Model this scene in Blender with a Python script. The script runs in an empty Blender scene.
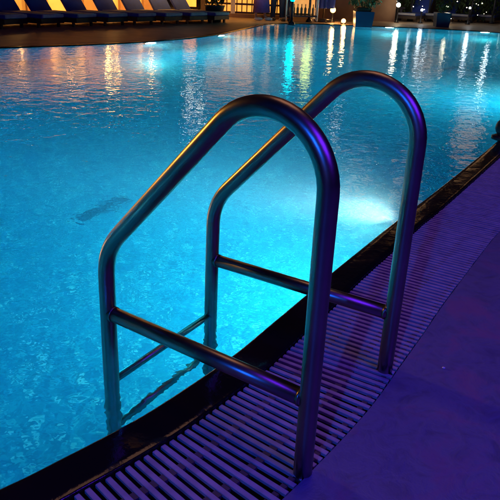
import bpy, bmesh, math, random
from mathutils import Vector, Matrix, geometry
random.seed(7)
S = bpy.context.scene
C = S.collection
R = math.radians

# ------------------------------------------------------------------ camera
F_PX, PITCH, ROLL, CAM_H = 628.3, 0.408, 0.042, 1.009
cd = bpy.data.cameras.new('camera'); cam = bpy.data.objects.new('camera', cd); C.objects.link(cam)
cd.sensor_width = 36; cd.sensor_height = 36; cd.lens = 36 * F_PX / 500
cd.clip_start = 0.02; cd.clip_end = 500
fw = Vector((0, math.cos(PITCH), -math.sin(PITCH))); up0 = Vector((0, math.sin(PITCH), math.cos(PITCH))); r0 = Vector((1, 0, 0))
rt = math.cos(ROLL) * r0 + math.sin(ROLL) * up0; upv = -math.sin(ROLL) * r0 + math.cos(ROLL) * up0
cam.matrix_world = Matrix(((rt.x, upv.x, -fw.x, 0), (rt.y, upv.y, -fw.y, 0), (rt.z, upv.z, -fw.z, CAM_H), (0, 0, 0, 1)))
S.camera = cam

def at(x, y, Y):                      # the point at depth Y (metres ahead) seen at photo pixel x, y
    d = (x - 250) / F_PX * rt + (250 - y) / F_PX * upv + fw
    return Vector((0, 0, CAM_H)) + d * (Y / d.y)
def ground(x, y, z=0.0):
    d = (x - 250) / F_PX * rt + (250 - y) / F_PX * upv + fw
    return Vector((0, 0, CAM_H)) + d * ((z - CAM_H) / d.z)

# ------------------------------------------------------------------ world, lights, exposure (night)
w = bpy.data.worlds.new('World'); S.world = w; w.use_nodes = True
nt = w.node_tree; bg = nt.nodes['Background']
sky = nt.nodes.new('ShaderNodeTexSky'); sky.sky_type = 'NISHITA'; sky.sun_disc = False
sky.sun_elevation = R(4); sky.sun_rotation = R(200)
nt.links.new(sky.outputs[0], bg.inputs[0]); bg.inputs[1].default_value = 0.0018
sd = bpy.data.lights.new('moon', 'SUN'); sd.energy = 0.004; sd.angle = R(0.5); sd.color = (.8, .88, 1)
so = bpy.data.objects.new('moon', sd); C.objects.link(so); so.rotation_euler = (R(50), 0, R(20))

def lamp(name, kind, loc, energy, color, size=0.1, target=None, spot=None, blend=.6):
    d = bpy.data.lights.new(name, kind); d.energy = energy; d.color = color
    if kind == 'AREA': d.shape = 'DISK'; d.size = size
    else: d.shadow_soft_size = size
    if kind == 'SPOT': d.spot_size = R(spot); d.spot_blend = blend
    o = bpy.data.objects.new(name, d); C.objects.link(o); o.location = loc
    if target is not None:
        o.rotation_euler = (Vector(target) - Vector(loc)).to_track_quat('-Z', 'Y').to_euler()
    return o
# coloured party spots that wash the near deck violet and blue
lamp('blue_spot', 'SPOT', (-1.35, -3.2, 2.6), 420, (.006, .10, 1), .052, (.45, 1.4, 0), 75, 1)
lamp('violet_panel', 'AREA', (2.6, -0.9, 3.6), 140, (.11, .012, 1), 2.6, (.9, 2.0, 0))
lamp('warm_fill', 'AREA', (.6, 4.0, 5.8), 26, (1, .48, .30), 2.8, (.4, 1.6, .3))  # unseen warm area lamp added overhead for brown sheen on the rail tops
lamp('amber_lamp', 'SPOT', (-8.9, 7.9, 2.3), 1300, (1, .46, .07), .40, (0, 1.5, .5), 18, .8)

S.view_settings.view_transform = 'Standard'; S.view_settings.look = 'None'
S.view_settings.exposure = 0; S.view_settings.gamma = 1
S.cycles.use_denoising = True
S.cycles.max_bounces = 10; S.cycles.transmission_bounces = 8; S.cycles.glossy_bounces = 5
S.cycles.sample_clamp_indirect = 80; S.cycles.blur_glossy = 0.3
S.render.film_transparent = False

# ------------------------------------------------------------------ helpers
def new_mat(name):
    m = bpy.data.materials.new(name); m.use_nodes = True
    return m, m.node_tree, m.node_tree.nodes['Principled BSDF']
def coords(t, scale=1.0):
    g = t.nodes.new('ShaderNodeNewGeometry'); mp = t.nodes.new('ShaderNodeMapping')
    mp.inputs['Scale'].default_value = (scale,) * 3 if not isinstance(scale, tuple) else scale
    t.links.new(g.outputs['Position'], mp.inputs[0]); return mp.outputs[0]
def noise(t, vec, scale, detail=3, rough=.5, dist=0):
    n = t.nodes.new('ShaderNodeTexNoise'); n.inputs['Scale'].default_value = scale
    n.inputs['Detail'].default_value = detail; n.inputs['Roughness'].default_value = rough
    n.inputs['Distortion'].default_value = dist
    if vec is not None: t.links.new(vec, n.inputs['Vector'])
    return n
def ramp(t, fac, stops):
    r = t.nodes.new('ShaderNodeValToRGB'); e = r.color_ramp.elements
    while len(e) < len(stops): e.new(.5)
    for k, (p, c) in enumerate(stops):
        e[k].position = p; e[k].color = (*c, 1) if len(c) == 3 else c
    t.links.new(fac, r.inputs[0]); return r.outputs[0]
def bump(t, h, strength, dist, prev=None):
    b = t.nodes.new('ShaderNodeBump'); b.inputs['Strength'].default_value = strength; b.inputs['Distance'].default_value = dist
    t.links.new(h, b.inputs['Height'])
    if prev is not None: t.links.new(prev, b.inputs['Normal'])
    return b.outputs[0]
def plain(name, c1, c2=None, rough=.5, metal=0, scale=12, bmp=.1, bd=.002):
    m, t, b = new_mat(name); v = coords(t); n = noise(t, v, scale, 4)
    c2 = c2 or tuple(x * .75 for x in c1)
    t.links.new(ramp(t, n.outputs[0], [(.3, c1), (.7, c2)]), b.inputs['Base Color'])
    b.inputs['Roughness'].default_value = rough; b.inputs['Metallic'].default_value = metal
    if bmp: t.links.new(bump(t, n.outputs[0], bmp, bd), b.inputs['Normal'])
    return m
def emit(name, col, strength):
    m, t, b = new_mat(name); b.inputs['Base Color'].default_value = (*[min(1, x) * .8 for x in col], 1)
    n = noise(t, coords(t), 6, 2)
    mx = ramp(t, n.outputs[0], [(.3, tuple(x * .8 for x in col)), (.7, col)])
    t.links.new(mx, b.inputs['Emission Color']); b.inputs['Emission Strength'].default_value = strength
    return m

class MB:
    def __init__(s): s.bm = bmesh.new()
    def box(s, c, size, rot=None, bev=0):
        m = Matrix.Translation(Vector(c)) @ (rot.to_4x4() if rot else Matrix.Identity(4)) @ Matrix.Diagonal((*size, 1))
        r = bmesh.ops.create_cube(s.bm, size=1, matrix=m)
        if bev:
            ed = {e for v in r['verts'] for e in v.link_edges}
            bmesh.ops.bevel(s.bm, geom=list(ed), offset=bev, segments=2, affect='EDGES', profile=.5)
        return s
    def tube(s, pts, rad, seg=14, caps=True):
        pts = [Vector(p) for p in pts]; rings = []
        rads = rad if isinstance(rad, (list, tuple)) else [rad] * len(pts)
        T = (pts[1] - pts[0]).normalized(); a = T.orthogonal().normalized()
        for i, p in enumerate(pts):
            if i == 0: t = pts[1] - p
            elif i == len(pts) - 1: t = p - pts[i - 1]
            else: t = (pts[i + 1] - p).normalized() + (p - pts[i - 1]).normalized()
            t.normalize(); a = (a - t * a.dot(t)).normalized(); b = t.cross(a)
            rings.append([s.bm.verts.new(p + rads[i] * (math.cos(2 * math.pi * k / seg) * a + math.sin(2 * math.pi * k / seg) * b)) for k in range(seg)])
        for q, w_ in zip(rings[:-1], rings[1:]):
            for k in range(seg):
                f = s.bm.faces.new((q[k], q[(k + 1) % seg], w_[(k + 1) % seg], w_[k])); f.smooth = True
        if caps:
            s.bm.faces.new(list(reversed(rings[0]))); s.bm.faces.new(rings[-1])
        return s
    def lathe(s, prof, c=(0, 0, 0), seg=24):
        c = Vector(c); rings = [[s.bm.verts.new(c + Vector((r * math.cos(2 * math.pi * k / seg), r * math.sin(2 * math.pi * k / seg), z))) for k in range(seg)] for r, z in prof]
        for q, w_ in zip(rings[:-1], rings[1:]):
            for k in range(seg):
                f = s.bm.faces.new((q[k], q[(k + 1) % seg], w_[(k + 1) % seg], w_[k])); f.smooth = True
        s.bm.faces.new(list(reversed(rings[0]))); s.bm.faces.new(rings[-1])
        return s
    def ball(s, c, r, sub=2, sq=(1, 1, 1)):
        rr = bmesh.ops.create_icosphere(s.bm, subdivisions=sub, radius=r, matrix=Matrix.Translation(Vector(c)) @ Matrix.Diagonal((*sq, 1)))
        for v in rr['verts']:
            for f in v.link_faces: f.smooth = True
        return s
    def prism(s, poly, z0, z1):
        a = [s.bm.verts.new((p[0], p[1], z0)) for p in poly]; b = [s.bm.verts.new((p[0], p[1], z1)) for p in poly]
        n = len(poly)
        for k in range(n): s.bm.faces.new((a[k], a[(k + 1) % n], b[(k + 1) % n], b[k]))
        s.bm.faces.new(b); s.bm.faces.new(list(reversed(a))); return s
    def build(s, name, mat, parent=None, loc=None):
        me = bpy.data.meshes.new(name); s.bm.normal_update(); s.bm.to_mesh(me); s.bm.free()
        o = bpy.data.objects.new(name, me); C.objects.link(o)
        if mat: me.materials.append(mat)
        if parent: o.parent = parent
        if loc is not None: o.location = loc
        return o
def tag(o, label=None, cat=None, group=None, kind=None):
    if label: o['label'] = label
    if cat: o['category'] = cat
    if group: o['group'] = group
    if kind: o['kind'] = kind
    return o
def empty(name, loc, rz=0, **k):
    o = bpy.data.objects.new(name, None); C.objects.link(o); o.location = loc; o.rotation_euler = (0, 0, rz); o.empty_display_size = .1
    return tag(o, **k)
def copy_tree(o, parent=None):
    c = o.copy(); C.objects.link(c)
    if parent: c.parent = parent
    for ch in list(o.children): copy_tree(ch, c)
    return c
def crom(pts, n=8):
    P = [Vector(p) for p in pts]; P = [2 * P[0] - P[1]] + P + [2 * P[-1] - P[-2]]; out = []
    for i in range(1, len(P) - 2):
        for k in range(n):
            t = k / n; a, b, c, d = P[i - 1:i + 3]
            out.append(.5 * ((2 * b) + (c - a) * t + (2 * a - 5 * b + 4 * c - d) * t * t + (3 * b - a - 3 * c + d) * t ** 3))
    out.append(P[-2]); return out

# ------------------------------------------------------------------ materials
def mat_water():
    m = bpy.data.materials.new('pool_water'); m.use_nodes = True; t = m.node_tree; t.nodes.clear()
    out = t.nodes.new('ShaderNodeOutputMaterial'); g = t.nodes.new('ShaderNodeBsdfGlass')
    g.inputs['IOR'].default_value = 1.33; g.inputs['Roughness'].default_value = 0.0; g.inputs['Color'].default_value = (.93, .98, 1, 1)
    v = coords(t); v2 = coords(t, (1.0, .8, 1))
    a = noise(t, v2, 2.0, 2, .5, .3); b = noise(t, v, 8, 3, .5, .4); c = noise(t, v, 24, 2, .5)
    n1 = bump(t, a.outputs[0], 1, .006); n2 = bump(t, b.outputs[0], 1, .0054, n1); n3 = bump(t, c.outputs[0], 1, .0015, n2)
    ab = t.nodes.new('ShaderNodeVolumeAbsorption'); ab.inputs['Color'].default_value = (0, .86, .93, 1); ab.inputs['Density'].default_value = .36
    sc = t.nodes.new('ShaderNodeVolumeScatter'); sc.inputs['Color'].default_value = (.8, .97, 1, 1); sc.inputs['Density'].default_value = .085; sc.inputs['Anisotropy'].default_value = .2
    ad = t.nodes.new('ShaderNodeAddShader'); t.links.new(ab.outputs[0], ad.inputs[0]); t.links.new(sc.outputs[0], ad.inputs[1]); t.links.new(ad.outputs[0], out.inputs['Volume'])
    t.links.new(n3, g.inputs['Normal']); t.links.new(g.outputs[0], out.inputs[0]); return m
def mat_tile():
    m, t, b = new_mat('blue_mosaic_tile'); v = coords(t)
    vo = t.nodes.new('ShaderNodeTexVoronoi'); vo.distance = 'CHEBYCHEV'; vo.inputs['Randomness'].default_value = .5; vo.inputs['Scale'].default_value = 52
    t.links.new(v, vo.inputs['Vector'])
    sep = t.nodes.new('ShaderNodeSeparateColor'); t.links.new(vo.outputs['Color'], sep.inputs[0])
    cell = ramp(t, sep.outputs[0], [(0, (.012, .27, .48)), (.45, (.015, .35, .56)), (.8, (.02, .43, .62)), (.93, (.07, .55, .69)), (1, (.28, .74, .82))])
    n = noise(t, v, 1.1, 3); mx = t.nodes.new('ShaderNodeMix'); mx.data_type = 'RGBA'; mx.blend_type = 'MULTIPLY'; mx.inputs[0].default_value = .5
    t.links.new(cell, mx.inputs[6]); t.links.new(ramp(t, n.outputs[0], [(.3, (.6, .75, .85)), (.7, (1, 1, 1))]), mx.inputs[7])
    t.links.new(mx.outputs[2], b.inputs['Base Color']); b.inputs['Roughness'].default_value = .35; return m
def mat_deck():
    m, t, b = new_mat('wet_stone_deck'); v = coords(t)
    n1 = noise(t, v, 4.2, 7, .62, .5); n2 = noise(t, v, 14, 6, .65, .6); n3 = noise(t, v, 190, 2)
    base = ramp(t, n2.outputs[0], [(.3, (.085, .09, .16)), (.5, (.13, .14, .24)), (.7, (.10, .10, .17))])
    msk = ramp(t, n1.outputs[0], [(.52, (0, 0, 0)), (.62, (.85, .85, .85))])
    mx = t.nodes.new('ShaderNodeMix'); mx.data_type = 'RGBA'; t.links.new(msk, mx.inputs[0])
    t.links.new(base, mx.inputs[6]); mx.inputs[7].default_value = (.20, .11, .20, 1)
    t.links.new(mx.outputs[2], b.inputs['Base Color'])
    t.links.new(ramp(t, n1.outputs[0], [(.40, (.30, .30, .30)), (.60, (.60, .60, .60))]), b.inputs['Roughness'])
    b1 = bump(t, n2.outputs[0], .5, .006); t.links.new(bump(t, n3.outputs[0], .35, .0012, b1), b.inputs['Normal']); return m
def mat_coping():
    m, t, b = new_mat('wet_black_coping'); v = coords(t)
    n = noise(t, v, 5, 3, .5, .5); n2 = noise(t, v, 42, 3, .6, .5); n3 = noise(t, v, 3, 2)
    t.links.new(ramp(t, n3.outputs[0], [(.35, (.004, .004, .005)), (.7, (.012, .009, .008))]), b.inputs['Base Color'])
    b.inputs['Roughness'].default_value = .12; b.inputs['IOR'].default_value = 1.5
    b1 = bump(t, n.outputs[0], 1, .004); t.links.new(bump(t, n2.outputs[0], 1, .0006, b1), b.inputs['Normal']); return m
def mat_steel():
    m, t, b = new_mat('brushed_steel'); v = coords(t); n = noise(t, v, 60, 3); n2 = noise(t, v, 7, 4, .6)
    t.links.new(ramp(t, n2.outputs[0], [(.3, (.25, .21, .185)), (.7, (.33, .28, .245))]), b.inputs['Base Color'])
    b.inputs['Metallic'].default_value = 1
    t.links.new(ramp(t, n2.outputs[0], [(.3, (.28, .28, .28)), (.75, (.38, .38, .38))]), b.inputs['Roughness'])
    t.links.new(bump(t, n.outputs[0], .12, .0006), b.inputs['Normal']); return m
M = dict(water=mat_water(), tile=mat_tile(), deck=mat_deck(), coping=mat_coping(), steel=mat_steel())
M['slat'] = plain('grate_plastic', (.42, .39, .42), (.26, .24, .28), .42, 0, 22, .3, .001)
M['rod'] = plain('grate_rod', (.07, .065, .075), None, .5, 0, 22)
M['channel'] = plain('gutter_channel', (.02, .02, .022), None, .5)
M['drain'] = plain('slate_drain', (.012, .21, .38), None, .5)
M['black'] = plain('black_plastic', (.02, .02, .022), None, .3)
M['white'] = plain('white_paint', (.7, .68, .64), None, .5)
M['cushion'] = plain('navy_cushion', (.025, .06, .32), (.02, .045, .24), .75, 0, 9, .4, .004)
M['towel'] = plain('pale_mattress', (.50, .48, .46), None, .8, 0, 9)
M['dwood'] = plain('dark_wood', (.06, .035, .02), (.03, .018, .012), .5, 0, 18)
M['tan'] = plain('tan_stucco', (.5, .40, .24), (.42, .32, .18), .85, 0, 3, .5, .006)
M['brown'] = plain('brown_stucco', (.25, .15, .08), (.18, .10, .06), .8, 0, 3, .5, .006)
M['leaf'] = plain('hedge_leaf', (.08, .12, .035), (.05, .09, .025), .5, 0, 5, 0)
M['bluebox'] = plain('blue_glazed_planter', (.02, .035, .09), (.015, .028, .07), .35, 0, 6)
M['soil'] = plain('bark', (.07, .045, .03), None, .9)
M['skin'] = plain('skin', (.45, .27, .19), None, .5, 0, 8, 0)
M['denim'] = plain('dark_trousers', (.03, .03, .06), None, .8, 0, 30)
M['shirt'] = plain('grey_shirt', (.2, .19, .22), None, .8, 0, 30)
M['hair'] = plain('dark_hair', (.02, .014, .01), None, .5, 0, 60)
M['dress'] = plain('violet_skirt', (.13, .07, .3), (.1, .05, .22), .8, 0, 20)
M['amber'] = emit('amber_glow', (1, .40, .06), 1.3)
M['amber_dim'] = emit('amber_glow_dim', (1, .42, .10), .9)
M['warm'] = emit('warm_lamp', (1, .5, .16), 6)
M['lantern'] = emit('lantern_glass', (1, .55, .16), 34)
M['warmwhite'] = emit('warm_white_lamp', (1, .85, .66), 16)
M['coolwhite'] = emit('cool_white_lamp', (.86, .95, 1), 24)
M['softwhite'] = emit('soft_white_lamp', (1, .88, .72), 6)
M['cyan'] = emit('cyan_tube', (.0, .85, .95), 9)
M['lime'] = emit('lime_tube', (.75, .85, .2), 4)
M['poollens'] = emit('pool_lens', (.75, 1, 1), 60)
M['winlit'] = emit('lit_window', (1, .5, .2), .8)
M['windark'] = plain('dark_glass', (.02, .02, .03), None, .1)
M['facade'] = plain('cream_facade', (.12, .10, .085), None, .85, 0, 2, .4, .006)

# ------------------------------------------------------------------ pool outline (world metres)
near = [(-8, .1), (-6, -.2), (-4, -.2), (-2.2, .1), (-1.3, .45), (-.8, .77), (-.508, 1.014), (-.41, 1.108), (-.301, 1.219), (-.208, 1.328),
        (-.045, 1.552), (.074, 1.75), (.196, 1.957), (.333, 2.194), (.668, 2.745), (.828, 2.995), (1.293, 3.75), (1.772, 4.55),
        (2.9, 6.5), (4.6, 9.5), (6.5, 12.8), (8.2, 15)]
far = [(8.2, 15), (7.4, 16.1), (6.0, 16.75), (5.15, 17.05), (3.35, 17.2), (1.2, 17.0), (.25, 16.2), (-.2, 14.7), (-.9, 12.3), (-2.0, 10.45),
       (-3.54, 9.0), (-5.2, 7.6), (-7, 6.0), (-8.6, 3.6), (-8, .1)]
N2 = [Vector((x, y)) for x, y in near]; F2 = [Vector((x, y)) for x, y in far]
nearC = crom(N2, 10); farC = crom(F2, 6)
def resample(P, step):
    out = [P[0].copy()]; acc = 0
    for a, b in zip(P[:-1], P[1:]):
        L = (b - a).length; d = step - acc
        while d <= L:
            out.append(a + (b - a) * (d / L)); d += step
        acc = L - (d - step)
    return out
def offset(P, d):
    out = []
    for i, p in enumerate(P):
        t = (P[min(i + 1, len(P) - 1)] - P[max(i - 1, 0)]).normalized(); out.append(p + Vector((t.y, -t.x)) * d)
    return out
COP, GRT = .115, .315
nearO = offset(nearC, COP); nearG = offset(nearC, COP + GRT)
loop = nearC[:-1] + farC[:-1]                      # the water's edge
def sheet(name, outer, holes, z, mat, up=True):
    polys = [[Vector((p[0], p[1], 0)) for p in outer]] + [[Vector((p[0], p[1], 0)) for p in h] for h in holes]
    tris = geometry.tessellate_polygon(polys); allv = [v for p in polys for v in p]
    bm = bmesh.new(); vs = [bm.verts.new((v.x, v.y, z)) for v in allv]
    for t in tris:
        try: bm.faces.new([vs[i] for i in t])
        except ValueError: pass
    bmesh.ops.recalc_face_normals(bm, faces=bm.faces)
    if sum(f.normal.z for f in bm.faces) < 0: bmesh.ops.reverse_faces(bm, faces=bm.faces)
    me = bpy.data.meshes.new(name); bm.to_mesh(me); bm.free(); me.materials.append(mat)
    o = bpy.data.objects.new(name, me); C.objects.link(o); return o
POOL_Z = -1.3; WATER_Z = -0.010
wl_ = offset(nearC, .0035)[:-1] + offset(farC, .0035)[:-1]
wo = sheet('water', wl_, [], WATER_Z, M['water'])
bm = bmesh.new(); bm.from_mesh(wo.data); top = list(bm.faces)
ex = bmesh.ops.extrude_face_region(bm, geom=top); bmesh.ops.translate(bm, verts=[v for v in ex['geom'] if isinstance(v, bmesh.types.BMVert)], vec=(0, 0, -1.33))
bmesh.ops.recalc_face_normals(bm, faces=bm.faces); bm.to_mesh(wo.data); bm.free()
tag(wo, kind='structure')
fl = [p for p in loop]
tag(sheet('pool_floor', fl, [], POOL_Z, M['tile']), kind='structure')
bm = bmesh.new(); n = len(loop)
a = [bm.verts.new((p.x, p.y, POOL_Z)) for p in loop]; b = [bm.verts.new((p.x, p.y, -.045)) for p in loop]
for k in range(n): bm.faces.new((a[k], b[k], b[(k + 1) % n], a[(k + 1) % n]))
me = bpy.data.meshes.new('pool_wall'); bm.to_mesh(me); bm.free(); me.materials.append(M['tile'])
o = bpy.data.objects.new('pool_wall', me); C.objects.link(o); tag(o, kind='structure')
# deck with the hole of pool and gutter
ffo = offset(farC, .10)
hole = nearG[:-1] + ffo[1:-1]
big = [(-60, -40), (60, -40), (60, 80), (-60, 80)]
tag(sheet('paving', big, [hole], 0, M['deck']), kind='structure')
M['paver'] = plain('tan_stone_paving', (.46, .31, .19), (.30, .20, .12), .5, 0, 3.2, .5, .005)
fpoly = [(p.x, p.y) for p in offset(farC, .101)] + [(-40, .1), (-40, 70), (40, 70), (40, 15)]
tag(sheet('paving', fpoly, [], .004, M['paver']), kind='structure')
# coping: black rounded lip along the near edge and thin lip along the far edge
def strip(profile, P, name, mat):
    bm = bmesh.new(); rows = []
    for d, z in profile: rows.append([bm.verts.new((q.x, q.y, z)) for q in offset(P, d)])
    for r1, r2 in zip(rows[:-1], rows[1:]):
        for k in range(len(r1) - 1):
            f = bm.faces.new((r1[k], r1[k + 1], r2[k + 1], r2[k])); f.smooth = abs(r1[k].co.z - r2[k].co.z) < .0025
    bmesh.ops.recalc_face_normals(bm, faces=bm.faces)
    me = bpy.data.meshes.new(name); bm.to_mesh(me); bm.free(); me.materials.append(mat)
    o = bpy.data.objects.new(name, me); C.objects.link(o); return o
nearF = resample(nearC, .03)
cprof = [(0, -.05), (0, -.012), (.001, -.006), (.004, -.002), (.009, 0), (.03, .0005), (.06, .0005), (.09, .0004), (.109, .0003), (.1135, -.002), (.115, -.006), (.115, -.16)]
tag(strip(cprof, nearF, 'coping', M['coping']), kind='structure')
tag(strip([(0, -.05), (0, -.004), (.01, .002), (.09, .002), (.1, -.004), (.1, -.05)], resample(farC, .15), 'coping', M['coping']), kind='structure')
tag(strip([(COP, -.16), (COP + GRT, -.16), (COP + GRT, -.0)], nearF, 'gutter_channel', M['channel']), kind='structure')

# ------------------------------------------------------------------ gutter grate
PITCH_G = .0252
gp = resample(offset(nearC, COP), PITCH_G)
bs = bmesh.new(); bl = bmesh.new()
def obb(bm, c, tx, ty, lx, ly, z0, z1, bev=.0015):
    # box with a small chamfer on its upper long edges
    prof = [(-lx / 2, z0), (-lx / 2, z1 - bev), (-lx / 2 + bev, z1), (lx / 2 - bev, z1), (lx / 2, z1 - bev), (lx / 2, z0)]
    A = [bm.verts.new((*(c + tx * p - ty * ly / 2), z)) for p, z in prof]
    B = [bm.verts.new((*(c + tx * p + ty * ly / 2), z)) for p, z in prof]
    for k in range(5): bm.faces.new((A[k], A[k + 1], B[k + 1], B[k]))
    bm.faces.new(A[::-1]); bm.faces.new(B)
sec = [0]
for i in range(1, len(gp) - 1):
    p = gp[i]
    if p.x < -2.2 or p.y > 16: continue
    t = (gp[i + 1] - gp[i - 1]).normalized(); nrm = Vector((t.y, -t.x))
    j = random.uniform(-.0012, .0012)
    obb(bs, p + nrm * (GRT / 2 + .001 + j), t, nrm, .0132 + random.uniform(-.0005, .0005), GRT - .010, -.012, -.003 + random.uniform(-.0006, .0006))
    # spacer lugs between slats, along three lines
    for q, ln in ((.085, .020), (.20, .020), (.29, .014)):
        obb(bl, p + t * PITCH_G / 2 + nrm * q, t, nrm, PITCH_G - .0128 + .002, ln, -.016, -.0065, .001)
bmesh.ops.recalc_face_normals(bs, faces=bs.faces)
g = empty('drain_grate', (0, 0, 0), label='curved pale plastic gutter grate of narrow slats between the black coping and the stone deck', cat='drain grate')
me = bpy.data.meshes.new('slats'); bs.to_mesh(me); bs.free(); me.materials.append(M['slat'])
o = bpy.data.objects.new('slat_panel', me); C.objects.link(o); o.parent = g
me = bpy.data.meshes.new('lugs'); bl.to_mesh(me); bl.free(); me.materials.append(M['rod'])  # lugs coloured dark to deepen the shade in the slat gaps
o = bpy.data.objects.new('spacer_lugs', me); C.objects.link(o); o.parent = g
for q in (.085, .20, .29):
    pts = [Vector((p.x, p.y, -.030)) for p in offset(resample(nearC, .08), COP + q) if -2.2 < p.x and p.y < 16]
    MB().tube(pts, .006, 8).build('support_rod', M['rod'], g)

# ------------------------------------------------------------------ pool ladder
A0 = Vector((.1385, 1.097, 0)); U = Vector((-.8274, .5616, 0)); V = Vector((.5616, .8274, 0))
B0 = Vector((.3984, 1.5188, 0)); UB = Vector((-.8542, .5200, 0))
RT = .0213
def rail_path(P, u):
    g2 = lambda s, z: P + u * s + Vector((0, 0, z))
    pts = [g2(0, -.14), g2(0, .1), g2(0, .3), g2(0, .5), g2(0, .60)]
    cx, cz, r = .142, .650, .142
    for k in range(0, 20):
        th = math.pi - k / 19 * math.radians(180 - 44)
        pts.append(g2(cx + r * math.cos(th), cz + r * math.sin(th)))
    ex, ez = cx + r * math.cos(R(44)), cz + r * math.sin(R(44))
    # straight slope at 46 degrees down to a bend
    bx_, bz = .605, ez - (.605 - ex) * math.tan(R(46.3))
    L = .075
    d1 = Vector((math.cos(R(-46.3)), math.sin(R(-46.3))))
    pa = Vector((bx_, bz)) - d1 * L; pb = Vector((bx_, bz - L))
    pts.append(g2((ex + pa.x) / 2, (ez + pa.y) / 2))
    for k in range(9):
        t = k / 8; q = (1 - t) ** 2 * pa + 2 * t * (1 - t) * Vector((bx_, bz)) + t * t * pb; pts.append(g2(q.x, q.y))
    pts += [g2(bx_ + .003, .1), g2(bx_ + .004, 0), g2(bx_ + .004, -.4), g2(bx_ + .002, -.8), g2(bx_ - .01, -1.0), g2(bx_ - .05, -1.06)]
    return pts
lad = empty('pool_ladder', A0, label='stainless steel pool ladder with two looped handrails, crossbars and submerged steps', cat='pool ladder')
def lobj(mb, name, par=lad, mat=None):
    o = mb.build(name, mat or M['steel'], par)
    if par is lad: o.data.transform(Matrix.Translation(-A0))
    else: o.data.transform(Matrix.Translation(-A0))
    return o
for P, u, zc in ((A0, U, .194), (B0, UB, .179)):
    h_ = lobj(MB().tube(rail_path(P, u), RT, 32), 'handrail')
    a_ = P + Vector((0, 0, zc)); lobj(MB().tube([a_ + u * .012, a_ + u * .3, a_ + u * .597], RT * .93, 24), 'crossbar', h_)
    # weld collars at the crossbar ends and the anchor sleeve in the deck
    for s in (RT * .95, .605 - RT * .95):
        lobj(MB().tube([a_ + u * (s - .003), a_ + u * (s + .003)], RT * 1.0, 24), 'weld_collar', h_)
    mb = MB().lathe([(RT * 1.12, -.05), (RT * 1.16, -.012), (RT * 1.12, -.006), (RT * 1.02, -.004)], P)
    lobj(mb, 'anchor_sleeve', h_, M['black'])
WA = A0 + U * .608; WB = B0 + UB * .608
for z in (-.035, -.30, -.565, -.83):
    a_, b_ = WA + Vector((0, 0, z)), WB + Vector((0, 0, z))
    lobj(MB().tube([a_ + (b_ - a_) * .03, (a_ + b_) / 2, a_ + (b_ - a_) * .97], .0135, 16), 'step')
exec_done = True

# ------------------------------------------------------------------ underwater lights and drains
def pool_lamp(p, nrm, energy, label, z=-.38, lens_r=.11, col=(.28, 1, .93), aim=None):
    p = Vector((p[0], p[1], z)); nrm = Vector((nrm[0], nrm[1], 0)).normalized()
    rot = nrm.to_track_quat('Z', 'Y')
    e = empty('pool_light', p, label=label, cat='pool light', group='round underwater lights in the pool walls')
    e.rotation_mode = 'QUATERNION'; e.rotation_quaternion = rot
    MB().lathe([(lens_r * .9, -.01), (lens_r * 1.0, .003)]).build('niche_ring', M['steel'], e)
    MB().lathe([(lens_r * 1.25, 0), (lens_r * 1.25, .018), (lens_r * 1.02, .026), (lens_r * 1.0, .01)]).build('bezel', M['steel'], e)
    MB().lathe([(lens_r, .004), (lens_r * .98, .022), (lens_r * .6, .034), (.01, .038)]).build('lens', M['poollens'], e)
    if aim:
        lamp('pool_glow', 'SPOT', p + nrm * .10, energy, col, .06, aim, 128, 1)
        lamp('pool_halo', 'SPOT', p + nrm * .08, 430, (.72, 1, .93), .03, p + nrm * 1.0 + Vector((.1, .5, .22)), 125, 1)
    else: lamp('pool_glow', 'AREA', p + nrm * .05, energy, col, .2, p + nrm * 2 + Vector((0, 0, -.5)))
def near_at(y):
    i = min(range(len(nearC)), key=lambda k: abs(nearC[k].y - y) + (5 if nearC[k].x < -1 else 0)); t = (nearC[i + 1] - nearC[i - 1]).normalized()
    return nearC[i], Vector((-t.y, t.x))
def far_at(x):
    i = min(range(2, len(farC) - 2), key=lambda k: abs(farC[k].x - x)); t = (farC[i + 1] - farC[i - 1]).normalized()
    return farC[i], Vector((-t.y, t.x))
for y, e_, l_ in ((2.9, 230, 'bright white underwater light just below the black coping beyond the ladder'),
                  (7.4, 75, 'underwater light in the right pool wall past the frame edge'),
                  (11.5, 50, 'underwater light in the right pool wall near its far corner')):
    p, nn = near_at(y); pool_lamp(p, nn, e_, l_, -.20 if y < 4 else -.38, aim=(-.3, 3.4, -1.3) if y < 4 else None)
for x, l_ in ((-1.78, 'bright pool light at the far edge below the row of blue loungers'), (-.75, 'pool light at the far edge where the brown deck turns back'),
              (3.45, 'pool light at the far edge right of the blue planter'), (5.75, 'pool light at the far edge by the right frame side')):
    p, nn = far_at(x); pool_lamp(p, nn, 85, l_, -.16)
lamp('pool_glow', 'AREA', (-1.9, .75, -.5), 12, (.10, .75, 1), .2, (-1.6, 3.6, -1.2))  # fill lamp with no fitting, added to lift the near left water
lamp('pool_glow', 'AREA', (-6.5, 4.2, -.5), 330, (.05, .72, 1), .3, (-3, 4.2, -1.2))  # unseen fill lamp with no fitting, brightens the left water
def drain(p, rz, l_, label):
    e = empty('floor_drain', (p[0], p[1], POOL_Z + .004), rz, label=label, cat='floor drain', group='dark floor drains of the pool')
    mb = MB(); 
    for k in range(12): mb.box((l_ * (k - 5.5) / 12, 0, .008), (l_ / 12 * .75, .075, .012))
    mb.build('bars', M['drain'], e); MB().box((0, 0, .001), (l_ + .03, .10, .004)).build('frame_plate', M['drain'], e)
drain((-1.0, 4.03), R(55), .46, 'long dark floor drain under the water left of the ladder')
drain((2.98, 10.2), R(50), .7, 'dark floor drain far off beyond the right handrail')

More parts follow.
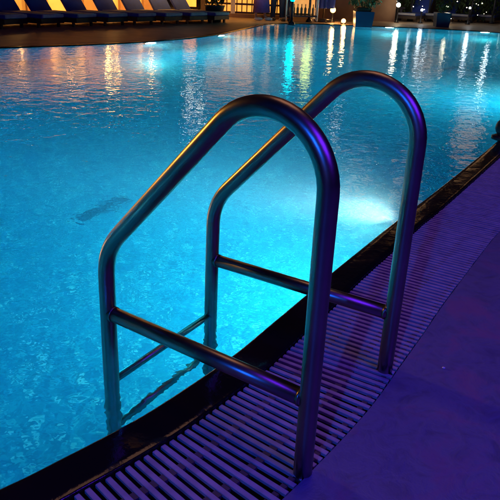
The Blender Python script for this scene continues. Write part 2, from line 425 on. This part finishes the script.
# ------------------------------------------------------------------ loungers
def make_lounger():
    r = empty('sun_lounger', (0, 0, 0), cat='sun lounger')
    # foot end at origin, head towards +y ; seat height .27
    f = MB()
    for s in (-1, 1): f.box((s * .27, .95, .125), (.035, 1.9, .09))
    for y in (.02, .95, 1.88): f.box((0, y, .125), (.505, .035, .085))
    f.build('frame', M['dwood'], r)
    for sx in (-.25, .25):
        for y in (.12, 1.7): MB().box((sx, y, .045), (.045, .045, .088)).build('leg', M['dwood'], r)
    MB().box((0, .58, .205), (.54, 1.16, .07), bev=.02).build('seat_cushion', M['cushion'], r)
    MB().box((0, -.012, .215), (.52, .035, .06), bev=.01).build('pale_piping', M['towel'], r)
    MB().box((0, .56, .244), (.50, 1.06, .014), bev=.004).build('pale_top_slab', M['towel'], r)  # thin pale slab added so the seat top shows as a pale line
    rot = Matrix.Rotation(R(52), 3, 'X')
    MB().box(Vector((0, 1.18, .20)) + rot @ Vector((0, .40, .02)), (.54, .80, .07), rot, bev=.02).build('backrest', M['cushion'], r)
    MB().tube([(0.2, 1.6, .15), (0.2, 1.62, .66)], .012, 8).build('back_prop', M['dwood'], r)
    return r
proto = make_lounger()
wl = ['first navy lounger at the left frame edge, its foot edge lit', 'second navy lounger from the left edge in front of the tan wall', 'third navy lounger from the left edge in front of the tan wall',
      'fourth navy lounger from the left, above the start of the amber reflections', 'fifth navy lounger from the left, above the first far pool light', 'sixth navy lounger from the left in the shaded stretch',
      'seventh navy lounger from the left, second last before the amber bar', 'last navy lounger of the left row beside the seated dark planter']
p0 = ground(17, 29); p1 = ground(182, 24.5)
for i in range(8):
    o = proto if i == 0 else copy_tree(proto)
    t = i / 7 * 1.06 - .02; q = p0 + (p1 - p0) * (i * 31 / 165 if i < 6 else i * 31 / 165)
    o.location = (q.x, q.y, 0); o.rotation_euler = (0, 0, R(64 - i * 1.5 + random.uniform(-4, 4))); tag(o, label=wl[min(i, 7)], group='navy sun loungers in rows round the pool')
q0 = ground(408, 22.5); q1 = ground(512, 24)
rl = ['navy lounger right of the dark urn planter, leftmost of the right row', 'second navy lounger of the right row, left of the blue tub', 'navy lounger directly behind the blue tub',
      'navy lounger right of the blue tub', 'rightmost navy lounger at the frame edge']
for i in range(5):
    o = copy_tree(proto)
    for ch in list(o.children):
        if ch.name.startswith('pale_top_slab'): bpy.data.objects.remove(ch)
    q = q0 + (q1 - q0) * (i / 4); o.location = (q.x, q.y + .3, 0); o.rotation_euler = (0, 0, R(-32 + random.uniform(-4, 4))); tag(o, label=rl[i], group='navy sun loungers in rows round the pool')

# ------------------------------------------------------------------ left terrace wall with lamps
wa = Vector((-9.5, 12.3, 0)); wb = Vector((-2.9, 17.9, 0))
wd = (wb - wa).normalized(); wn = Vector((wd.y, -wd.x, 0)); L = (wb - wa).length; rzw = math.atan2(wd.y, wd.x)
def wall_s(px):                       # distance along the wall at which it crosses photo column px
    best = min(range(0, 200), key=lambda k: abs(((wa + wd * (L * k / 200) - Vector((0, 0, CAM_H))).dot(rt) / (wa + wd * (L * k / 200) - Vector((0, 0, CAM_H))).dot(fw)) * F_PX + 250 - px))
    return L * best / 200
t_ = empty('terrace_wall', wa, rzw, label='tan stucco terrace wall lit amber behind the left row of loungers', cat='wall')
MB().box((L / 2, .15, .7), (L, .3, 1.4)).build('wall_face', M['tan'], t_)
for px_ in (37, 92, 127, 172): MB().box((wall_s(px_), -.06, .7), (.5, .12, 1.4)).build('pilaster', M['brown'], t_)
MB().box((L / 2, .13, 1.44), (L + .1, .42, .08)).build('wall_cap', M['brown'], t_)
for k in range(5):
    q = wa + wd * wall_s((14, 62, 101, 111, 146)[k]) + wn * .14 + Vector((0, 0, .98))
    e = empty('wall_lantern', q, rzw, label='amber wall lantern number %s along the tan wall counted from the left' % ['one', 'two', 'three', 'four', 'five'][k], cat='wall lantern', group='lanterns on the tan terrace wall')
    MB().box((0, .03, 0), (.10, .06, .24)).build('bracket', M['black'], e)
    MB().lathe([(.03, -.08), (.045, -.05), (.045, .06), (.02, .09)]).build('glass', M['lantern'], e, (0, -.09, 0))
    lamp('wall_fill', 'SPOT', q + wn * 1.3 + Vector((0, 0, 1.7)), 620, (1, .46, .10), .08, q - Vector((0, 0, .5)), 100, .8)  # unseen spot with no fitting, added to brighten the wall

# ------------------------------------------------------------------ bar pavilion with amber lattice
bp = ground(249, 21.5); bp = Vector((bp.x, 17.6, 0))
bar = empty('bar_pavilion', (bp.x - .1, 18.3, 0), 0, label='amber glowing bar pavilion with lattice front behind the walking people', cat='bar')
MB().box((0, .5, .95), (2.3, .06, 1.9)).build('backlit_panel', M['amber'], bar)
lt = MB()
for k in range(17): lt.box((-1.12 + k * .14, .40, .95), (.028, .03, 1.9))
for k in range(9): lt.box((0, .43, .12 + k * .22), (2.3, .02, .05))
lt.build('lattice', M['dwood'], bar)
for sx in (-1.2, -.38, 1.2): MB().box((sx, .2, 1.0), (.12, .12, 2.0)).build('post', M['white'] if sx > -1 else M['dwood'], bar)
MB().box((0, .3, 2.1), (2.7, 1.0, .16)).build('roof', M['dwood'], bar)
MB().box((0, .3, .02), (2.5, .5, .16), bev=.01).build('plinth', M['brown'], bar)
MB().box((-1.65, .3, .5), (.5, .06, .55)).build('side_panel', M['amber'], bar)
lamp('bar_fill', 'SPOT', (bp.x - .1, 16.4, 2.7), 120, (1, .5, .16), .1, (bp.x - .1, 18.0, .2), 95, .8)  # unseen spot added in front to brighten the bar

# serving cart
q = ground(301, 22.5)
ct = empty('serving_cart', (q.x, q.y + .1, 0), 0, label='white framed serving cart with golden lit shelves beside the walkers', cat='cart')
for sx in (-.4, .4):
    for sy in (-.2, .2): MB().tube([(sx, sy, .05), (sx, sy, 1.05)], .022, 8).build('post', M['white'], ct)
for z in (.16, .58, 1.0): MB().box((0, 0, z), (.82, .44, .03)).build('shelf', M['dwood'], ct)
MB().box((0, .19, .38), (.7, .02, .34)).build('backlit_panel', M['amber_dim'], ct)
MB().box((0, .19, .8), (.7, .02, .34)).build('backlit_panel', M['amber_dim'], ct)
mb = MB()
for k in range(7): mb.lathe([(.03, 0), (.032, .16), (.012, .2), (.012, .27)], (-.3 + k * .1, .02, .176), 10)
bt = mb.build('glassware', M['brown'], ct)

# columns
for x, y, l in ((283, 21, 'slim white column between the two darkly dressed walkers and the cart'), (313, 22, 'slim white column right of the serving cart')):
    q = ground(x, y); c_ = empty('column', (q.x, q.y + .25, 0), label=l, cat='column', group='slim white columns at the far deck')
    MB().lathe([(.10, 0), (.10, .06), (.065, .09), (.06, 2.8), (.09, 2.86), (.09, 2.95)]).build('shaft', M['white'], c_)
    MB().box((0, 0, .0), (.24, .24, .04), bev=.005).build('base', M['white'], c_)

# ------------------------------------------------------------------ people
def person(loc, rz, stride, label, skirt=False):
    r = empty('person', loc, rz, label=label, cat='person')
    bm = bmesh.new(); sk = bm.verts.layers.skin.verify(); vs = {}
    def v(n, p, rad):
        x = bm.verts.new(p); x[sk].radius = (rad, rad); vs[n] = x; return x
    def e(a, b): bm.edges.new((vs[a], vs[b]))
    s = stride
    v('pel', (0, 0, .92), .15); v('wai', (0, 0, 1.08), .125); v('che', (0, 0, 1.30), .15); v('nek', (0, 0, 1.46), .055); v('hea', (0, -.01, 1.58), .092); v('top', (0, -.005, 1.68), .075)
    for a, b in (('pel', 'wai'), ('wai', 'che'), ('che', 'nek'), ('nek', 'hea'), ('hea', 'top')): e(a, b)
    for k, sg in (('l', -1), ('r', 1)):
        d = s * sg
        v('hip' + k, (.09 * sg, 0, .86), .092); v('kne' + k, (.10 * sg, -d * .5, .48), .056); v('cal' + k, (.10 * sg, -d * .65, .32), .052); v('ank' + k, (.10 * sg, -d, .085), .034); v('toe' + k, (.11 * sg, -d - .16, .035), .032)
        v('sho' + k, (.18 * sg, 0, 1.38), .06); v('elb' + k, (.24 * sg, d * .3, 1.12), .04); v('wri' + k, (.25 * sg, d * .7 - .03, .88), .027); v('pal' + k, (.25 * sg, d * .75 - .04, .81), .03)
        for a, b in (('pel', 'hip' + k), ('hip' + k, 'kne' + k), ('kne' + k, 'cal' + k), ('cal' + k, 'ank' + k), ('ank' + k, 'toe' + k), ('che', 'sho' + k), ('sho' + k, 'elb' + k), ('elb' + k, 'wri' + k), ('wri' + k, 'pal' + k)): e(a, b)
        for f_ in range(4):
            v('f%d%s' % (f_, k), (.25 * sg + .0, d * .75 - .07 + f_ * .02, .725 - .008 * (f_ in (1, 2))), .008); e('pal' + k, 'f%d%s' % (f_, k))
        v('th' + k, (.235 * sg, d * .75 - .085, .775), .009); e('pal' + k, 'th' + k)
    for l in (vs['pel'],): l[sk].use_root = True
    me = bpy.data.meshes.new('body'); bm.to_mesh(me); bm.free(); me.materials.append(M['skin'])
    o = bpy.data.objects.new('body', me); C.objects.link(o); o.parent = r
    o.modifiers.new('skin', 'SKIN').use_smooth_shade = True; ss = o.modifiers.new('sub', 'SUBSURF'); ss.levels = 1; ss.render_levels = 1
    MB().ball((0, .02, 1.63), .105, 2, (.95, 1, 1.0)).build('hair', M['hair'], r)
    # clothes
    sh = MB(); sh.tube([(0, 0, .93), (0, 0, 1.1), (0, 0, 1.32), (0, 0, 1.42), (0, 0, 1.47)], [.175, .15, .175, .14, .07], 20)
    for sg in (-1, 1): sh.tube([(.15 * sg, 0, 1.39), (.21 * sg, s * sg * .15, 1.25), (.245 * sg, s * sg * .3, 1.12)], [.075, .06, .055], 12)
    sh.build('shirt', M['shirt'], r)
    if skirt:
        MB().tube([(0, 0, .98), (0, 0, .8), (0, -.02, .5), (0, -.03, .2)], [.16, .18, .2, .23], 24).build('skirt', M['dress'], r)
    else:
        for sg in (-1, 1):
            d = s * sg
            MB().tube([(.07 * sg, 0, .96), (.09 * sg, 0, .84), (.10 * sg, -d * .5, .48), (.10 * sg, -d, .09)], [.12, .115, .078, .064], 16).build('trouser_leg', M['denim'], r)
    for sg in (-1, 1):
        d = s * sg
        MB().ball((.105 * sg, -d - .09, .045), .06, 2, (.75, 2.1, .72)).build('shoe', M['black'] if not skirt else M['white'], r)
    return r
q = ground(260, 20.5); person((q.x, q.y, 0), R(70), .10, 'leftmost walker in a long violet skirt by the amber bar', True)
q = ground(277, 21); person((q.x, q.y, 0), R(20), .08, 'middle walker in dark trousers left of the white column')
q = ground(286, 21.5); person((q.x, q.y + .1, 0), R(-10), .09, 'right walker in dark trousers beside the serving cart')

# ------------------------------------------------------------------ folded parasol, lanterns, planters, benches on the right
q = ground(320, 22.5)
pu = empty('folded_parasol', (q.x + .1, q.y + .3, 0), label='folded dark blue parasol leaning beside the white column', cat='parasol')
MB().lathe([(.25, 0), (.25, .07), (.04, .09)]).build('base', M['black'], pu)
MB().tube([(0, 0, .05), (0.05, 0, 2.6)], .022, 10).build('pole', M['dwood'], pu)
cp = MB(); segs = 28; bmv = []
for z, rr in ((.35, .20), (.6, .21), (1.2, .17), (1.9, .11), (2.45, .03)):
    bmv.append([cp.bm.verts.new((.02 + rr * (1 + .35 * (k % 2)) * math.cos(2 * math.pi * k / segs), rr * (1 + .35 * (k % 2)) * math.sin(2 * math.pi * k / segs), z)) for k in range(segs)])
for r1, r2 in zip(bmv[:-1], bmv[1:]):
    for k in range(segs): cp.bm.faces.new((r1[k], r1[(k + 1) % segs], r2[(k + 1) % segs], r2[k]))
cp.build('canopy', M['cushion'], pu)

gw = ground(340, 17)
bw = empty('garden_wall', (gw.x + .2, 19.6, 0), 0, label='low brown stucco garden wall behind the two orange globe lamps', cat='wall')
MB().box((.1, 0, .55), (2.2, .25, 1.1)).build('wall_face', M['brown'], bw)
MB().box((.1, 0, 1.13), (2.3, .32, .06)).build('wall_cap', M['tan'], bw)
def globe(p, rad, mat, label, e_=25, col=(1, .5, .16)):
    g_ = empty('globe_lamp', (p.x, p.y, 0), label=label, cat='globe lamp', group='glowing globe lamps on short posts')
    MB().lathe([(.07, 0), (.07, .03), (.02, .05), (.018, p.z - rad * .9), (.05, p.z - rad * .8)], seg=16).build('post', M['black'], g_)
    MB().ball((0, 0, p.z), rad, 3).build('globe', mat, g_)
    lamp('globe_glow', 'POINT', (p.x, p.y - rad - .12, p.z), e_ * .4, col, .05)
globe(at(333, 10, 18.2), .075, M['warm'], 'larger and higher of the two orange globe lamps at the brown wall')
globe(at(343.5, 21, 16.9 + .5), .06, M['warm'], 'lower orange globe lamp right beside the far pool edge')
globe(at(398.5, 5, 19.2), .06, M['warmwhite'], 'warm white globe lamp behind the first lounger of the right row', 10, (1, .8, .5))
globe(at(447.5, 7, 19.4), .04, M['warmwhite'], 'small warm globe lamp above the blue tub', 7, (1, .8, .5))
globe(at(382, 5, 19.8), .045, M['coolwhite'], 'cool white globe lamp right of the urn planter', 6, (.9, .95, 1))
globe(at(470, 8, 19.8), .03, M['coolwhite'], 'small cool globe lamp between the two right-hand loungers', 3, (.9, .95, 1))
globe(at(422, 10, 19.4), .035, M['coolwhite'], 'small cool globe lamp left of the blue tub', 3, (.9, .95, 1))
def leaves(mb, c, rx, ry, rz_, n, size=.05):
    for _ in range(n):
        while True:
            d = Vector((random.uniform(-1, 1), random.uniform(-1, 1), random.uniform(-1, 1)))
            if .25 < d.length < 1: break
        p = Vector(c) + Vector((d.x * rx, d.y * ry, d.z * rz_)); rot = Matrix.Rotation(random.uniform(0, 6.28), 3, 'Z') @ Matrix.Rotation(random.uniform(-1.2, 1.2), 3, 'X')
        l = size * random.uniform(.6, 1.3); q = [rot @ Vector(v_) for v_ in ((0, -l, 0), (l * .4, 0, l * .1), (0, l, 0), (-l * .4, 0, l * .1))]
        mb.bm.faces.new([mb.bm.verts.new(p + x) for x in q])
def planter(x, y, wpx, label):
    q = ground(x, y); wd_ = wpx / F_PX * q.y * 1.05
    e = empty('planter', (q.x, q.y + wd_ * .6, 0), label=label, cat='planter', group='square blue planters on the far pool edge')
    mb = MB(); hh = .36
    bmesh.ops.create_cone(mb.bm, cap_ends=True, segments=4, radius1=wd_ * .62, radius2=wd_ * .71, depth=hh, matrix=Matrix.Translation((0, 0, hh / 2)) @ Matrix.Rotation(R(45), 4, 'Z'))
    mb.build('tub', M['bluebox'], e); return e, wd_, hh
e, wd_, hh = planter(364, 27.5, 17, 'blue square planter with a dark spreading plant left of the right-hand loungers')
mb = MB(); leaves(mb, (0, 0, hh + .28), .42, .3, .24, 420, .06); mb.build('foliage', M['leaf'], e)
MB().lathe([(.16, hh - .02), (.20, hh + .06), (.14, hh + .09)]).build('soil', M['soil'], e)
e, wd_, hh = planter(443, 27.5, 13, 'smaller blue square tub standing in front of the right-hand loungers')
mb = MB(); leaves(mb, (0, 0, hh + .12), .2, .2, .14, 160, .05); mb.build('foliage', M['leaf'], e)
q = ground(384, 20)
bn = empty('bench', (q.x, q.y + .2, 0), R(-5), label='low dark wooden bench right of the planter with the spreading plant', cat='bench')
MB().box((0, 0, .36), (1.2, .42, .05), bev=.008).build('seat', M['dwood'], bn)
for sx in (-.5, .5):
    for sy in (-.15, .15): MB().box((sx, sy, .165), (.06, .06, .33)).build('leg', M['dwood'], bn)
q = ground(214, 22)
pn = empty('potted_plant', (q.x, q.y + .1, 0), label='dark potted plant at the end of the left lounger row beside the amber bar', cat='potted plant')
MB().lathe([(.16, 0), (.24, .34), (.26, .38), (.2, .36)]).build('pot', M['black'], pn)
mb = MB(); leaves(mb, (0, 0, .65), .32, .32, .34, 380, .07); mb.build('foliage', M['leaf'], pn)

# hedges with fairy lights behind the right loungers
for i, (x0, x1, l) in enumerate(((2.9, 5.2, 'leafy hedge with fairy lights behind the urn planter'), (5.4, 8.2, 'leafy hedge with fairy lights behind the right-hand loungers'))):
    h_ = empty('hedge', ((x0 + x1) / 2, 21.2, 0), label=l, cat='hedge', group='hedges behind the right-hand loungers')
    mb = MB(); leaves(mb, (0, 0, .95), (x1 - x0) / 2 + .2, .45, .95, 5200, .06); mb.build('foliage', M['leaf'], h_)
    mb = MB()
    for k in range(6): mb.tube([((x1 - x0) * (k / 5 - .5), 0, 0), ((x1 - x0) * (k / 5 - .5) + .1, .05, .7), ((x1 - x0) * (k / 5 - .5) - .05, 0, 1.4)], [.03, .02, .008], 7)
    mb.build('stems', M['soil'], h_)
    s_ = MB()
    for k in range(46):
        s_.ball((random.uniform(-1, 1) * (x1 - x0) / 2, -.47, random.uniform(.1, 1.9)), random.choice((.006, .009, .014)), 1)
    o = s_.build('fairy_lights', M['warmwhite'], None, ((x0 + x1) / 2, 21.2, 0)); tag(o, 'string of tiny warm fairy lights on the ' + ('hedge behind the urn planter' if i == 0 else 'hedge behind the right-hand loungers'), 'fairy lights', 'fairy light strings on the hedges')

# ------------------------------------------------------------------ hotel building added far behind; its lit windows and the lamps streak the water
hb = empty('added_building', (0, 26, 0), label='cream building with lit windows, added far behind the pool bar for streaks on the water', cat='building')
MB().box((0, 3, 6), (44, 6, 12)).build('wall', M['facade'], hb)
for fl_ in range(4):
    MB().box((0, -.35, 2.9 + fl_ * 2.9), (44, 1.0, .18)).build('balcony_slab', M['facade'], hb)
lit = {(x, f_) for x, f_ in ((2, 2), (3, 2), (3, 0), (4, 1), (6, 0), (-7, 2), (7, 2), (5, 2))}
for i in range(-9, 10):
    for f_ in range(4):
        wn_ = MB().box((i * 2.2, -.02, 1.5 + f_ * 2.9), (1.2, .08, 1.7)).build('window', M['white'], hb)
        MB().box((i * 2.2, -.065, 1.5 + f_ * 2.9), (1.06, .03, 1.56)).build('pane', M['winlit'] if (i, f_) in lit else M['windark'], wn_)

def pole_light(xpx, y0, y1, Y, mat, label, wd_=.12, name='lamp_post', cat='lamp post'):
    """a tall post whose glowing head spans the height whose mirror image falls between photo rows y0 and y1"""
    base = at(xpx, 20, Y); dep = lambda y: math.tan(PITCH + math.atan((y - 250) / F_PX))
    z0 = Y * dep(y0) - CAM_H; z1 = Y * dep(y1) - CAM_H
    z0 = max(z0, .5)
    e = empty(name, (base.x, Y, 0), label=label, cat=cat, group='tall lamp posts beyond the pool')
    MB().lathe([(.09, 0), (.09, .05), (.035, .1), (.03, z0), (.05, z0 + .02)], seg=14).build('post', M['black'], e)
    MB().lathe([(wd_ * .5, z0 + .02), (wd_, z0 + .1), (wd_, z1 - .05), (wd_ * .4, z1)], seg=16).build('lamp_head', mat, e)
pole_light(291.5, 46, 68, 16.2, M['cyan'], 'post with a cyan glowing tube behind the right walker', .08)
pole_light(309, 46, 74, 17.6, M['lime'], 'post with a pale lime tube behind the serving cart', .10)
pole_light(189, 96, 116, 21, M['softwhite'], 'tall post with a white head, leftmost of the pair left of the bar pavilion', .045)
pole_light(200.5, 88, 118, 21, M['softwhite'], 'tall post with a white head, nearer the bar pavilion of the left pair', .05)
pole_light(345, 126, 136, 22, M['softwhite'], 'tall post with a white head behind the garden wall', .07)
0 and pole_light(452, 158, 162, 22, M['warmwhite'], 'very tall post with a warm head behind the right loungers', .07)
for k, (x, a_, b_, mt) in enumerate(((333, 40, 44, 'warmwhite'), (352, 38, 42, 'warmwhite'), (396, 44, 47, 'coolwhite'), (410, 38, 42, 'coolwhite'), (428, 50, 53, 'coolwhite'), (470, 42, 44, 'coolwhite'), (492, 50, 60, 'coolwhite'))):
    pole_light(x, a_, b_, 20.2 + .1 * k, M[mt], ['post lamp behind the upper orange globe', 'post lamp behind the garden wall right of the globes', 'post lamp right of the bench', 'post lamp behind the first right-hand lounger',
               'post lamp just left of the blue tub', 'post lamp right of the blue tub', 'post lamp at the right frame edge'][k], (.03, .022, .03, .03, .02, .022, .03)[k])

# ------------------------------------------------------------------ small near things
q = ground(499, 139)
sp = empty('dark_round_object', (q.x + .03, q.y, 0), R(20), label='small dark rounded object of unknown kind at the right frame edge on the coping', cat='unknown object')
MB().lathe([(.085, 0), (.085, .02), (.06, .03)]).build('base', M['black'], sp)  # unidentified dark round shape, built as a ball on a foot
MB().ball((0, 0, .085), .07, 3).build('round_body', M['black'], sp)
q = ground(443.5, 368.3)
pb = MB().ball((0, 0, .002), .0042, 2, (1.2, 1, .6)).build('pebble', M['white'], None, (q.x, q.y, 0.0)); tag(pb, 'tiny white pebble lying on the violet lit stone deck', 'pebble')

e = empty('lamp_post', (-8.9, 7.9, 0), label='tall black lamp post with an amber lamp on the left bank past the frame edge', cat='lamp post')
MB().lathe([(.12, 0), (.12, .06), (.05, .1), (.04, 1.9), (.1, 1.94)]).build('post', M['black'], e)
